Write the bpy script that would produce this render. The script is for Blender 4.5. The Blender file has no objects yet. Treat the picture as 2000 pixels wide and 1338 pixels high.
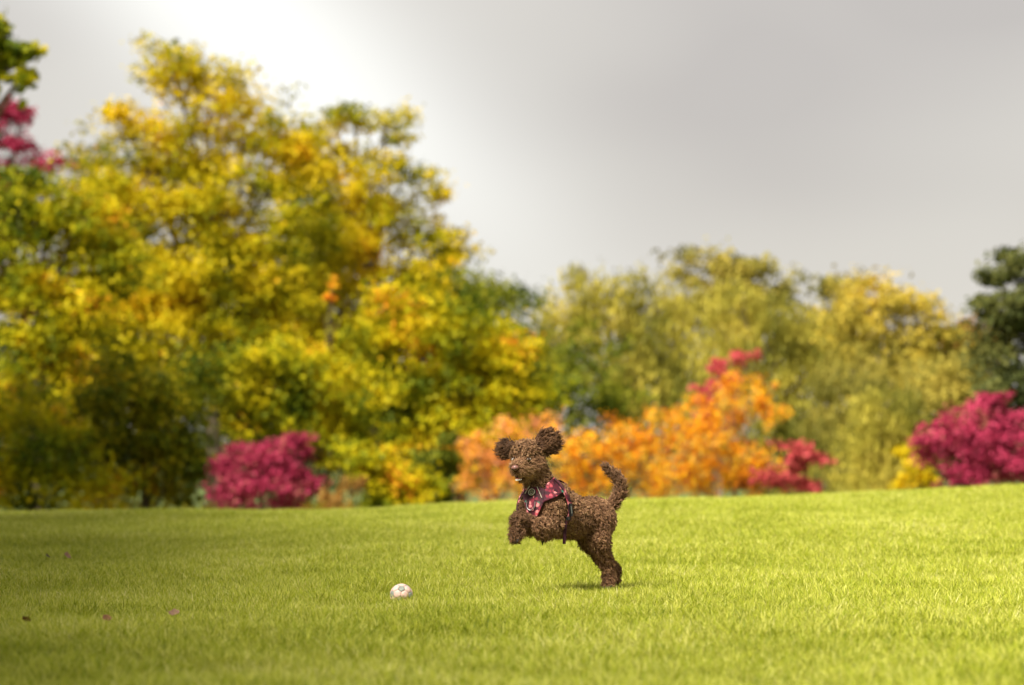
import bpy, bmesh, math, random
import numpy as np
from mathutils import Vector, Matrix, kdtree

rng = np.random.default_rng(7)
random.seed(7)
scene = bpy.context.scene
COL = scene.collection
R = math.radians

# ------------------------------------------------------------------ camera, sky, sun, exposure
CAM_Z, FPX, HORIZ = 0.75, 2000 / 36 * 85, 860.0
PITCH = math.atan((HORIZ - 669) / FPX)
cam_data = bpy.data.cameras.new('camera')
cam = bpy.data.objects.new('camera', cam_data)
COL.objects.link(cam)
cam.location = (0, 0, CAM_Z)
cam.rotation_euler = (math.pi / 2 + PITCH, 0, 0)
cam_data.lens, cam_data.sensor_width = 85, 36
cam_data.clip_end = 6000
cam_data.dof.use_dof = True
cam_data.dof.focus_distance = 11.25
cam_data.dof.aperture_fstop = 2.0
scene.camera = cam

SUN_AZ, SUN_EL = R(-138), R(50)        # azimuth from +y (view direction), negative = to the left
sun_vec = Vector((math.sin(SUN_AZ) * math.cos(SUN_EL), math.cos(SUN_AZ) * math.cos(SUN_EL), math.sin(SUN_EL)))
sd = bpy.data.lights.new('sun', 'SUN')
sd.energy, sd.angle, sd.color = 4.7, R(20), (1.0, 0.94, 0.82)
sun = bpy.data.objects.new('sun', sd)
COL.objects.link(sun)
sun.rotation_euler = sun_vec.to_track_quat('Z', 'Y').to_euler()

scene.view_settings.view_transform = 'Standard'
scene.view_settings.look = 'None'
scene.view_settings.exposure = 1.1
scene.view_settings.gamma = 1
scene.view_settings.use_curve_mapping = False

world = bpy.data.worlds.new('World')
scene.world = world
world.use_nodes = True
nt = world.node_tree
nt.nodes.clear()


def nd(tree, kind, **kw):
    n = tree.nodes.new(kind)
    for k, v in kw.items():
        if k.startswith('i_'):
            key = k[2:]
            n.inputs[int(key) if key.isdigit() else key].default_value = v
        else:
            setattr(n, k, v)
    return n


def ramp(tree, stops, interp='LINEAR'):
    n = tree.nodes.new('ShaderNodeValToRGB')
    n.color_ramp.interpolation = interp
    e = n.color_ramp.elements
    while len(e) < len(stops):
        e.new(0.5)
    for el, (p, c) in zip(e, stops):
        el.position = p
        el.color = (c[0], c[1], c[2], 1)
    return n


def px_dir(px, py):
    v = Vector(((px - 1000) / FPX, 1.0, (669 - py) / FPX))
    v.rotate(Matrix.Rotation(PITCH, 3, 'X'))
    return v.normalized()


def build_world():
    L = nt.links.new
    out = nd(nt, 'ShaderNodeOutputWorld')
    bg = nd(nt, 'ShaderNodeBackground')
    bg.inputs['Strength'].default_value = 0.1
    L(bg.outputs[0], out.inputs[0])
    sky = nd(nt, 'ShaderNodeTexSky', sky_type='NISHITA', sun_disc=False, sun_elevation=SUN_EL,
             sun_rotation=SUN_AZ, air_density=1.0, dust_density=2.0)
    tc = nd(nt, 'ShaderNodeTexCoord')
    mp = nd(nt, 'ShaderNodeMapping')
    mp.inputs['Scale'].default_value = (1.0, 1.0, 1.7)
    mp.inputs['Location'].default_value = (3.7, 1.0, 1.90)
    L(tc.outputs['Generated'], mp.inputs['Vector'])
    no = nd(nt, 'ShaderNodeTexNoise', i_Scale=4.0, i_Detail=2.0, i_Roughness=0.4)
    L(mp.outputs[0], no.inputs['Vector'])
    cr = ramp(nt, [(0.32, (2.68, 2.48, 2.30)), (0.5, (3.25, 3.06, 2.79)), (0.68, (3.6, 3.42, 3.12))])
    L(no.outputs['Fac'], cr.inputs[0])
    # light shaft painted into the cloud colour, upper left, drawn out towards the lower right
    g = px_dir(480, 40)
    diag = (px_dir(1010, 500) - g)
    diag = (diag - g * diag.dot(g)).normalized()
    side = g.cross(diag).normalized()

    def comp(vec, lo, hi):
        d = nd(nt, 'ShaderNodeVectorMath', operation='DOT_PRODUCT')
        L(tc.outputs['Generated'], d.inputs[0])
        d.inputs[1].default_value = vec
        sc = nd(nt, 'ShaderNodeMath', operation='MULTIPLY', i_1=1.0 / hi)
        L(d.outputs['Value'], sc.inputs[0])
        sq = nd(nt, 'ShaderNodeMath', operation='POWER', i_1=2.0)
        ab = nd(nt, 'ShaderNodeMath', operation='ABSOLUTE')
        L(sc.outputs[0], ab.inputs[0])
        L(ab.outputs[0], sq.inputs[0])
        return sq
    a, b = comp(diag, 0, 0.16), comp(side, 0, 0.042)
    sm = nd(nt, 'ShaderNodeMath', operation='ADD')
    L(a.outputs[0], sm.inputs[0]); L(b.outputs[0], sm.inputs[1])
    ex = nd(nt, 'ShaderNodeMath', operation='MULTIPLY', i_1=-1.0)
    L(sm.outputs[0], ex.inputs[0])
    ee = nd(nt, 'ShaderNodeMath', operation='EXPONENT')
    L(ex.outputs[0], ee.inputs[0])
    # only in the half of the sky that holds g
    dd = nd(nt, 'ShaderNodeVectorMath', operation='DOT_PRODUCT')
    L(tc.outputs['Generated'], dd.inputs[0]); dd.inputs[1].default_value = g
    gt = nd(nt, 'ShaderNodeMath', operation='GREATER_THAN', i_1=0.0)
    L(dd.outputs['Value'], gt.inputs[0])
    gl = nd(nt, 'ShaderNodeMath', operation='MULTIPLY')
    L(ee.outputs[0], gl.inputs[0]); L(gt.outputs[0], gl.inputs[1])
    mx = nd(nt, 'ShaderNodeMix', data_type='RGBA')
    L(gl.outputs[0], mx.inputs['Factor'])
    L(cr.outputs[0], mx.inputs['A'])
    mx.inputs['B'].default_value = (5.3, 5.25, 4.95, 1)
    m2 = nd(nt, 'ShaderNodeMix', data_type='RGBA')
    m2.inputs['Factor'].default_value = 0.94
    L(sky.outputs[0], m2.inputs['A']); L(mx.outputs['Result'], m2.inputs['B'])
    L(m2.outputs['Result'], bg.inputs['Color'])


build_world()


# ------------------------------------------------------------------ helpers
def at(px, py, Y):
    d = px_dir(px, py)
    return Vector((0, 0, CAM_Z)) + d * (Y / d.y)


def link(name, data, parent=None):
    o = bpy.data.objects.new(name, data)
    COL.objects.link(o)
    if parent is not None:
        o.parent = parent
    return o


def tag(o, label=None, cat=None, group=None, kind=None):
    if label: o['label'] = label
    if cat: o['category'] = cat
    if group: o['group'] = group
    if kind: o['kind'] = kind
    return o


def fast(name, V, F, mat=None, smooth=False):
    V = np.asarray(V, np.float32).reshape(-1, 3)
    F = np.asarray(F, np.int32)
    k = F.shape[1]
    me = bpy.data.meshes.new(name)
    me.vertices.add(len(V)); me.vertices.foreach_set('co', V.ravel())
    me.loops.add(F.size); me.loops.foreach_set('vertex_index', F.ravel())
    me.polygons.add(len(F))
    me.polygons.foreach_set('loop_start', np.arange(0, F.size, k, dtype=np.int32))
    if smooth:
        me.polygons.foreach_set('use_smooth', np.ones(len(F), bool))
    me.update(calc_edges=True)
    if mat: me.materials.append(mat)
    return me


def unit(v, axis=-1):
    return v / np.maximum(np.linalg.norm(v, axis=axis, keepdims=True), 1e-9)


def tubes(C, Rr, K=4):
    """C (N,S,3) centre lines, Rr (N,S) radii -> verts, quad faces"""
    C = np.asarray(C, float); Rr = np.asarray(Rr, float)
    N, S, _ = C.shape
    T = unit(np.gradient(C, axis=1))
    ref = np.zeros_like(T); ref[..., 0] = 0.31; ref[..., 1] = 0.87; ref[..., 2] = 0.38
    e1 = unit(np.cross(T, ref)); e2 = np.cross(T, e1)
    a = np.arange(K) * 2 * math.pi / K
    V = C[:, :, None, :] + Rr[:, :, None, None] * (np.cos(a)[None, None, :, None] * e1[:, :, None, :] + np.sin(a)[None, None, :, None] * e2[:, :, None, :])
    idx = np.arange(N * S * K).reshape(N, S, K)
    nx = np.roll(idx, -1, axis=2)
    F = np.stack([idx[:, :-1], nx[:, :-1], nx[:, 1:], idx[:, 1:]], axis=-1).reshape(-1, 4)
    return V.reshape(-1, 3), F


def joinVF(parts):
    Vs, Fs, n = [], [], 0
    for V, F in parts:
        Vs.append(V); Fs.append(F + n); n += len(V)
    return np.concatenate(Vs), np.concatenate(Fs)


def new_mat(name):
    m = bpy.data.materials.new(name)
    m.use_nodes = True
    m.node_tree.nodes.clear()
    return m, m.node_tree


def principled(name, col, rough=0.6, spec=0.4, metallic=0.0, noise=0.0, scale=20.0, sheen=0.0):
    m, t = new_mat(name)
    o = nd(t, 'ShaderNodeOutputMaterial')
    b = nd(t, 'ShaderNodeBsdfPrincipled')
    b.inputs['Roughness'].default_value = rough
    b.inputs['Specular IOR Level'].default_value = spec
    b.inputs['Metallic'].default_value = metallic
    b.inputs['Sheen Weight'].default_value = sheen
    b.inputs['Base Color'].default_value = (*col, 1)
    if noise:
        tc = nd(t, 'ShaderNodeTexCoord')
        n = nd(t, 'ShaderNodeTexNoise', i_Scale=scale, i_Detail=4.0)
        t.links.new(tc.outputs['Object'], n.inputs['Vector'])
        r = ramp(t, [(0.3, [c * (1 - noise) for c in col]), (0.7, [min(1, c * (1 + noise)) for c in col])])
        t.links.new(n.outputs['Fac'], r.inputs[0])
        t.links.new(r.outputs[0], b.inputs['Base Color'])
    t.links.new(b.outputs[0], o.inputs[0])
    return m


def leaf_mat(name, stops, noise_scale=0.55, transl=0.26, rnd=0.45, rough=0.55):
    """stops: colour ramp over (patch noise mixed with a random value per leaf)"""
    m, t = new_mat(name)
    L = t.links.new
    o = nd(t, 'ShaderNodeOutputMaterial')
    geo = nd(t, 'ShaderNodeNewGeometry')
    n = nd(t, 'ShaderNodeTexNoise', i_Scale=noise_scale, i_Detail=3.0, i_Roughness=0.6)
    L(geo.outputs['Position'], n.inputs['Vector'])
    st = nd(t, 'ShaderNodeMapRange')
    st.inputs[1].default_value, st.inputs[2].default_value = 0.33, 0.67
    L(n.outputs['Fac'], st.inputs[0])
    mi = nd(t, 'ShaderNodeMix', data_type='FLOAT')
    mi.inputs['Factor'].default_value = rnd
    L(st.outputs[0], mi.inputs['A']); L(geo.outputs['Random Per Island'], mi.inputs['B'])
    r = ramp(t, stops)
    L(mi.outputs['Result'], r.inputs[0])
    b = nd(t, 'ShaderNodeBsdfPrincipled')
    b.inputs['Roughness'].default_value = rough
    b.inputs['Specular IOR Level'].default_value = 0.08
    tr = nd(t, 'ShaderNodeBsdfTranslucent')
    L(r.outputs[0], b.inputs['Base Color']); L(r.outputs[0], tr.inputs['Color'])
    ms = nd(t, 'ShaderNodeMixShader')
    ms.inputs[0].default_value = transl
    L(b.outputs[0], ms.inputs[1]); L(tr.outputs[0], ms.inputs[2])
    L(ms.outputs[0], o.inputs[0])
    return m


# ------------------------------------------------------------------ ground
CX = np.array([-9, -4.45, -1.78, -0.44, 0.89, 2.67, 4.45, 9.0])
CZ = np.array([0.13, 0.15, 0.155, 0.225, 0.265, 0.31, 0.37, 0.50]) - 0.105
CREST = 21.0


def sstep(t):
    t = np.clip(t, 0, 1)
    return t * t * (3 - 2 * t)


def ground_z(x, y):
    x = np.asarray(x, float); y = np.asarray(y, float)
    zc = sum(np.interp(x + d, CX, CZ) for d in (-0.9, -0.45, 0, 0.45, 0.9)) / 5
    up = zc * sstep((y - 11.0) / (CREST - 11.0))
    dn = zc - (zc + 1.7) * sstep((y - CREST) / 26.0)
    z = np.where(y < CREST, up, dn)
    w = np.clip(1 - (y - 30) / 20, 0, 1)
    z = z + w * (0.013 * np.sin(x * 1.7 + y * 0.6) + 0.010 * np.sin(y * 1.35 - x * 0.8 + 1.0) + 0.007 * np.sin(x * 3.1 - y * 2.3))
    far = np.clip((y - 130) / 900, 0, 1)
    return z - 0.0 * far


def build_ground():
    xs = np.concatenate([-np.geomspace(2500, 14, 26), np.linspace(-13, 13, 89), np.geomspace(14, 2500, 26)])
    ys = np.concatenate([-np.geomspace(400, 3, 10), np.linspace(0, 46, 161), np.geomspace(47, 4000, 40)])
    X, Y = np.meshgrid(xs, ys)
    Z = ground_z(X, Y)
    V = np.stack([X, Y, Z], -1).reshape(-1, 3)
    i = np.arange(X.size).reshape(X.shape)
    F = np.stack([i[:-1, :-1], i[:-1, 1:], i[1:, 1:], i[1:, :-1]], -1).reshape(-1, 4)
    m, t = new_mat('soil_and_turf')
    o = nd(t, 'ShaderNodeOutputMaterial'); b = nd(t, 'ShaderNodeBsdfPrincipled')
    b.inputs['Roughness'].default_value = 0.95
    g = nd(t, 'ShaderNodeNewGeometry')
    n = nd(t, 'ShaderNodeTexNoise', i_Scale=3.0, i_Detail=8.0)
    t.links.new(g.outputs['Position'], n.inputs['Vector'])
    r = ramp(t, [(0.3, (0.05, 0.07, 0.014)), (0.55, (0.09, 0.13, 0.02)), (0.75, (0.13, 0.15, 0.035))])
    t.links.new(n.outputs['Fac'], r.inputs[0]); t.links.new(r.outputs[0], b.inputs['Base Color'])
    t.links.new(b.outputs[0], o.inputs[0])
    g = link('ground', fast('ground', V, F, m, True))
    tag(g, 'gently humped meadow floor under the grass', None, None, 'structure')


build_ground()


# ------------------------------------------------------------------ grass (geometry nodes scatter of blade tufts)
def grass_mat():
    m, t = new_mat('grass_blades')
    L = t.links.new
    o = nd(t, 'ShaderNodeOutputMaterial')
    geo = nd(t, 'ShaderNodeNewGeometry')
    oi = nd(t, 'ShaderNodeObjectInfo')
    n = nd(t, 'ShaderNodeTexNoise', i_Scale=0.9, i_Detail=4.0, i_Roughness=0.6)
    L(geo.outputs['Position'], n.inputs['Vector'])
    add = nd(t, 'ShaderNodeMath', operation='ADD')
    L(geo.outputs['Random Per Island'], add.inputs[0]); L(oi.outputs['Random'], add.inputs[1])
    fr = nd(t, 'ShaderNodeMath', operation='FRACT')
    L(add.outputs[0], fr.inputs[0])
    mi = nd(t, 'ShaderNodeMix', data_type='FLOAT'); mi.inputs['Factor'].default_value = 0.62
    L(n.outputs['Fac'], mi.inputs['A']); L(fr.outputs[0], mi.inputs['B'])
    r = ramp(t, [(0.16, (0.13, 0.19, 0.008)), (0.36, (0.35, 0.41, 0.016)), (0.58, (0.57, 0.58, 0.065)),
                 (0.76, (0.76, 0.74, 0.19)), (0.90, (0.84, 0.77, 0.42))])  # palest stops put highlights into the blade colour
    L(mi.outputs['Result'], r.inputs[0])
    b = nd(t, 'ShaderNodeBsdfPrincipled')
    b.inputs['Roughness'].default_value = 0.45
    b.inputs['Specular IOR Level'].default_value = 0.22
    tr = nd(t, 'ShaderNodeBsdfTranslucent')
    L(r.outputs[0], b.inputs['Base Color']); L(r.outputs[0], tr.inputs['Color'])
    ms = nd(t, 'ShaderNodeMixShader'); ms.inputs[0].default_value = 0.45
    L(b.outputs[0], ms.inputs[1]); L(tr.outputs[0], ms.inputs[2]); L(ms.outputs[0], o.inputs[0])
    return m


def tuft_mesh(seed, mat, nb=18):
    r = np.random.default_rng(seed)
    V, F = [], []
    for _ in range(nb):
        a = r.uniform(0, 2 * math.pi); rad = 0.035 * math.sqrt(r.uniform())
        base = np.array([rad * math.cos(a), rad * math.sin(a), -0.006])
        h = r.uniform(0.046, 0.088); w = r.uniform(0.0012, 0.0022)
        lean_a = r.uniform(0, 2 * math.pi); lean = r.uniform(0.2, 1.15) * h
        d = np.array([math.cos(lean_a), math.sin(lean_a), 0])
        s = np.array([-d[1], d[0], 0])
        ang = r.uniform(-0.8, 0.8)
        s = s * math.cos(ang) + d * math.sin(ang)
        n0 = len(V)
        for k, tt in enumerate((0, 0.4, 0.75)):
            c = base + d * lean * tt ** 1.8 + np.array([0, 0, h * (tt - 0.18 * tt ** 3 * lean / h)])
            ww = w * (1, 0.95, 0.62)[k]
            V += [c - s * ww, c + s * ww]
        V.append(base + d * lean + np.array([0, 0, h * (1 - 0.18 * lean / h)]))
        F += [(n0, n0 + 1, n0 + 3), (n0, n0 + 3, n0 + 2), (n0 + 2, n0 + 3, n0 + 5), (n0 + 2, n0 + 5, n0 + 4), (n0 + 4, n0 + 5, n0 + 6)]
    return fast('grass_tuft', np.array(V), np.array(F), mat, True)


def build_grass():
    mat = grass_mat()
    tufts = bpy.data.collections.new('grass_tufts')
    for i in range(6):
        tufts.objects.link(bpy.data.objects.new('grass_tuft', tuft_mesh(100 + i, mat)))
    ys = np.linspace(5.6, 27, 108)
    us = np.linspace(-1, 1, 61)
    Y, U = np.meshgrid(ys, us, indexing='ij')
    X = U * (Y * 0.2118 + 1.6)
    V = np.stack([X, Y, ground_z(X, Y)], -1).reshape(-1, 3)
    i = np.arange(Y.size).reshape(Y.shape)
    F = np.stack([i[:-1, :-1], i[:-1, 1:], i[1:, 1:], i[1:, :-1]], -1).reshape(-1, 4)
    g = link('grass', fast('grass', V, F, mat))
    tag(g, 'bright yellow-green meadow grass of fine upright blades', None, None, 'stuff')
    ng = bpy.data.node_groups.new('grass_scatter', 'GeometryNodeTree')
    ng.interface.new_socket('Geometry', in_out='INPUT', socket_type='NodeSocketGeometry')
    ng.interface.new_socket('Geometry', in_out='OUTPUT', socket_type='NodeSocketGeometry')
    L = ng.links.new
    gi = nd(ng, 'NodeGroupInput'); go = nd(ng, 'NodeGroupOutput')
    dp = nd(ng, 'GeometryNodeDistributePointsOnFaces')
    pos = nd(ng, 'GeometryNodeInputPosition'); sx = nd(ng, 'ShaderNodeSeparateXYZ')
    L(pos.outputs[0], sx.inputs[0])
    mr = nd(ng, 'ShaderNodeMapRange')
    for k, v in zip(range(1, 5), (6.0, 24.0, 1250.0, 720.0)):
        mr.inputs[k].default_value = v
    L(sx.outputs['Y'], mr.inputs[0]); L(mr.outputs[0], dp.inputs['Density'])
    L(gi.outputs[0], dp.inputs['Mesh'])
    ci = nd(ng, 'GeometryNodeCollectionInfo')
    ci.inputs['Collection'].default_value = tufts
    ci.inputs['Separate Children'].default_value = True
    ci.inputs['Reset Children'].default_value = True
    ip = nd(ng, 'GeometryNodeInstanceOnPoints')
    ip.inputs['Pick Instance'].default_value = True
    L(dp.outputs['Points'], ip.inputs['Points']); L(ci.outputs[0], ip.inputs['Instance'])
    rv = nd(ng, 'FunctionNodeRandomValue', data_type='FLOAT_VECTOR')
    rv.inputs[0].default_value = (-0.12, -0.12, 0); rv.inputs[1].default_value = (0.12, 0.12, 6.2832)
    L(rv.outputs[0], ip.inputs['Rotation'])
    # clumpy height: noise field times a random factor
    nz = nd(ng, 'ShaderNodeTexNoise', i_Scale=2.2, i_Detail=3.0)
    L(pos.outputs[0], nz.inputs['Vector'])
    m1 = nd(ng, 'ShaderNodeMapRange')
    for k, v in zip(range(1, 5), (0.3, 0.7, 0.70, 1.20)):
        m1.inputs[k].default_value = v
    L(nz.outputs['Fac'], m1.inputs[0])
    rs = nd(ng, 'FunctionNodeRandomValue', data_type='FLOAT')
    rs.inputs[2].default_value = 0.75; rs.inputs[3].default_value = 1.2
    mu = nd(ng, 'ShaderNodeMath', operation='MULTIPLY')
    L(m1.outputs[0], mu.inputs[0]); L(rs.outputs[1], mu.inputs[1])
    L(mu.outputs[0], ip.inputs['Scale'])
    L(ip.outputs[0], go.inputs[0])
    md = g.modifiers.new('scatter', 'NODES'); md.node_group = ng


build_grass()

# ------------------------------------------------------------------ trees and shrubs
BARK = principled('bark_grey_brown', (0.10, 0.075, 0.05), 0.9, 0.2, noise=0.5, scale=6)
BARK_PALE = principled('bark_pale', (0.30, 0.24, 0.17), 0.85, 0.2, noise=0.35, scale=6)
LM = {
    'gold': leaf_mat('leaves_gold', [(0.14, (0.11, 0.13, 0.005)), (0.32, (0.34, 0.31, 0.006)), (0.54, (0.56, 0.43, 0.008)), (0.82, (0.72, 0.51, 0.010)), (0.95, (0.72, 0.33, 0.01))], rnd=0.26),
    'lime': leaf_mat('leaves_lime', [(0.18, (0.050, 0.080, 0.005)), (0.38, (0.17, 0.195, 0.006)), (0.58, (0.41, 0.36, 0.006)), (0.82, (0.64, 0.48, 0.008)), (0.95, (0.70, 0.26, 0.02))], rnd=0.26),
    'dull': leaf_mat('leaves_dull_yellow', [(0.14, (0.035, 0.06, 0.005)), (0.4, (0.13, 0.15, 0.006)), (0.62, (0.34, 0.29, 0.008)), (0.84, (0.48, 0.33, 0.008)), (0.96, (0.50, 0.14, 0.02))]),
    'willow': leaf_mat('leaves_willow', [(0.15, (0.13, 0.135, 0.022)), (0.45, (0.34, 0.30, 0.042)), (0.7, (0.50, 0.42, 0.06)), (0.9, (0.58, 0.46, 0.08))], 0.45, rnd=0.3),
    'olive': leaf_mat('leaves_olive', [(0.15, (0.10, 0.10, 0.022)), (0.5, (0.28, 0.245, 0.042)), (0.85, (0.46, 0.36, 0.06))], 0.5, rnd=0.3),
    'amber': leaf_mat('leaves_amber', [(0.15, (0.20, 0.18, 0.03)), (0.45, (0.42, 0.33, 0.045)), (0.75, (0.58, 0.42, 0.05)), (0.95, (0.58, 0.33, 0.05))], 0.4),
    'green': leaf_mat('leaves_green', [(0.15, (0.045, 0.065, 0.008)), (0.5, (0.13, 0.155, 0.012)), (0.85, (0.32, 0.31, 0.02))], 0.5),
    'dark': leaf_mat('leaves_dark_green', [(0.15, (0.035, 0.045, 0.016)), (0.5, (0.075, 0.09, 0.026)), (0.85, (0.16, 0.16, 0.04))], 0.5),
    'orange': leaf_mat('leaves_orange', [(0.08, (0.32, 0.08, 0.02)), (0.28, (0.68, 0.18, 0.015)), (0.44, (0.80, 0.33, 0.012)), (0.62, (0.84, 0.50, 0.010)), (0.78, (0.68, 0.40, 0.10)), (0.90, (0.32, 0.34, 0.03))], 2.0, rnd=0.45),
    'salmon': leaf_mat('leaves_salmon', [(0.08, (0.34, 0.14, 0.07)), (0.35, (0.68, 0.28, 0.12)), (0.55, (0.80, 0.34, 0.04)), (0.8, (0.82, 0.48, 0.02)), (0.95, (0.55, 0.42, 0.2))], 2.0, rnd=0.45),
    'crimson': leaf_mat('leaves_crimson', [(0.14, (0.16, 0.020, 0.04)), (0.4, (0.38, 0.030, 0.08)), (0.75, (0.54, 0.065, 0.14)), (0.92, (0.36, 0.15, 0.09))], 1.2, rnd=0.5),
    'scarlet': leaf_mat('leaves_scarlet', [(0.10, (0.22, 0.06, 0.04)), (0.5, (0.54, 0.07, 0.08)), (0.85, (0.68, 0.13, 0.14)), (0.97, (0.5, 0.25, 0.1))], 1.2, rnd=0.5),
    'rust': leaf_mat('leaves_rust', [(0.10, (0.10, 0.05, 0.02)), (0.5, (0.28, 0.13, 0.03)), (0.9, (0.40, 0.22, 0.04))], 0.5),
}


def crown_mesh(name, centers, radii, nleaf, size, mat, droop=0.0, flat=0.62, r=rng):
    """leaf-sized four-cornered faces gathered in clumps"""
    Cs = np.repeat(centers, nleaf, axis=0); Rs = np.repeat(radii, nleaf)
    n = len(Cs)
    off = unit(r.normal(size=(n, 3))) * (r.uniform(0.15, 1.0, (n, 1)) ** 0.55)
    off[:, 2] *= flat
    if not droop:
        ax = r.normal(size=(len(centers), 3)); ax[:, 2] = ax[:, 2] * .35 - .12
        ax = np.repeat(unit(ax), nleaf, axis=0)
        al = (off * ax).sum(1, keepdims=True)
        off = off * .82 + ax * al * r.uniform(.5, 1.5, (len(centers), 1)).repeat(nleaf, axis=0)
        off += r.normal(size=(n, 3)) * .16
    if droop:
        k = r.uniform(0, 1, n) ** 1.3
        off[:, 2] -= k * droop
        off[:, :2] *= (1 - 0.25 * k)[:, None]
    P = Cs + off * Rs[:, None]
    nrm = unit(r.normal(size=(n, 3)) * 0.75 + off * 0.55 + np.array([0, -0.1, 0.45]))
    a = unit(np.cross(nrm, r.normal(size=(n, 3))))
    if droop:
        a = unit(a * 0.5 + np.array([0, 0, -1.0]))
        nrm = unit(np.cross(a, r.normal(size=(n, 3))))
    b = np.cross(nrm, a)
    s = size * r.uniform(0.65, 1.3, (n, 1))
    asp = 0.36 if droop else 0.62
    V = np.stack([P - a * s, P + b * s * asp + nrm * s * 0.12, P + a * s, P - b * s * asp + nrm * s * 0.12], 1).reshape(-1, 3)
    F = np.arange(n * 4).reshape(n, 4)
    return fast(name, V, F, mat)


def tree(name, label, cat, D, tpx, lobes, leaf, size=0.070, per=120, cr=(0.34, 0.66), layers=4.6, droop=0.0, flat=0.62,
         trunk_r=0.16, bark=None, group=None, seed=0, limbs=1.0, fork=None, metres=None):
    r = np.random.default_rng(1000 + seed)
    s = D / FPX if metres is None else 1.0
    tx = at(tpx, 900, D).x if metres is None else metres
    base = np.array([tx, D, float(ground_z(tx, D))])
    root = link(name, None)
    root.location = base
    tag(root, label, cat, group)
    cen, rad, tips, fill_c, fill_r = [], [], [], [], []
    for lb in lobes:
        px, py, rx, ry = lb[:4]
        dens = lb[4] if len(lb) > 4 else 1.0
        c = np.array(at(px, py, D)) - base if metres is None else np.array([px, 0, py])
        RX, RZ = rx * s, ry * s
        RY = 0.5 * (RX + RZ)
        c[1] += r.uniform(-0.5, 0.5) * RY * 0.6
        mean = 0.5 * (cr[0] + cr[1])
        n = max(3, int(dens * layers * (RX * RZ) / (mean * mean)))
        o = unit(r.normal(size=(n, 3))) * (r.uniform(0.05, 1, (n, 1)) ** 0.42)
        q = c + o * np.array([RX, RY, RZ])
        # loose leaves between the clumps
        nf = max(2, n // 3)
        o2 = unit(r.normal(size=(nf, 3))) * (r.uniform(0.0, 1, (nf, 1)) ** 0.4)
        fill_c.append(c + o2 * np.array([RX, RY, RZ]) * 0.95); fill_r.append(np.full(nf, 1.7 * mean) * min(1.0, 0.4 + RX / 2.5))
        cen.append(q); rad.append(r.uniform(cr[0], cr[1], n) * min(1.0, 0.45 + RX / 1.8))
        tips.append((c, q, RX))
    C = np.concatenate(cen); RD = np.concatenate(rad)
    C2 = np.concatenate([C] + fill_c); RD2 = np.concatenate([RD] + fill_r)
    crown = link('crown', crown_mesh('crown', C2, RD2, per, size, leaf, droop, flat, r), root)
    # trunk and limbs
    top = C[:, 2].max()
    zmin = max(0.25, C[:, 2].min())
    hh = fork if fork else max(0.3, min(top * 0.3, zmin + 0.8))
    lean = (C[:, :2].mean(0)) * 0.25
    parts = []
    S = 7
    tt = np.linspace(0, 1, S)
    apex = np.array([lean[0] * 2.0, lean[1] * 2.0, top * 0.86])
    wig = r.normal(size=(S, 2)) * 0.05 * trunk_r * 6
    wig[0] = 0
    line = np.stack([apex[0] * tt ** 1.5 + wig[:, 0], apex[1] * tt ** 1.5 + wig[:, 1], -0.1 + (apex[2] + 0.1) * tt], -1)
    rr = trunk_r * (1.0 - 0.88 * tt) * (1 + 0.5 * np.exp(-tt * 14))
    parts.append(tubes(line[None], rr[None], 8))
    lim, lr = [], []
    for c, q, RX in tips:
        k = max(2, int(len(q) * 0.28 * limbs))
        sel = q[r.permutation(len(q))[:k]]
        sel = c + (sel - c) * r.choice([1.0, 1.0, 1.3], (k, 1))
        z0 = np.clip(c[2] * r.uniform(0.35, 0.75), hh * 0.5, apex[2] * 0.9)
        f = np.clip((z0 + 0.1) / (apex[2] + 0.1), 0, 1)
        st = np.array([np.interp(f, tt, line[:, j]) for j in range(3)])
        mid = st * 0.45 + c * 0.55 + np.array([0, 0, 0.08 * np.linalg.norm(c - st)])
        l5 = np.linspace(0, 1, 6)[:, None]
        bez = (1 - l5) ** 2 * st + 2 * l5 * (1 - l5) * mid + l5 ** 2 * c
        lim.append(bez); lr.append(np.linspace(trunk_r * 0.45 * (1 - 0.6 * f), trunk_r * 0.16, 6))
        for e in sel:
            a0 = bez[r.integers(2, 5)]
            m2 = a0 * 0.5 + e * 0.5 + r.normal(size=3) * 0.12 * np.linalg.norm(e - a0) + np.array([0, 0, 0.05])
            bz = (1 - l5) ** 2 * a0 + 2 * l5 * (1 - l5) * m2 + l5 ** 2 * e
            lim.append(bz); lr.append(np.linspace(trunk_r * 0.14, trunk_r * 0.04 + 0.003, 6))
    parts.append(tubes(np.array(lim), np.array(lr), 5))
    V, F = joinVF(parts)
    link('trunk', fast('trunk', V, F, bark or BARK, True), root)
    return root


G_BACK = 'tall trees along the far side of the meadow'
G_SHRUB = 'autumn shrubs at the foot of the tree line'
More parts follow.
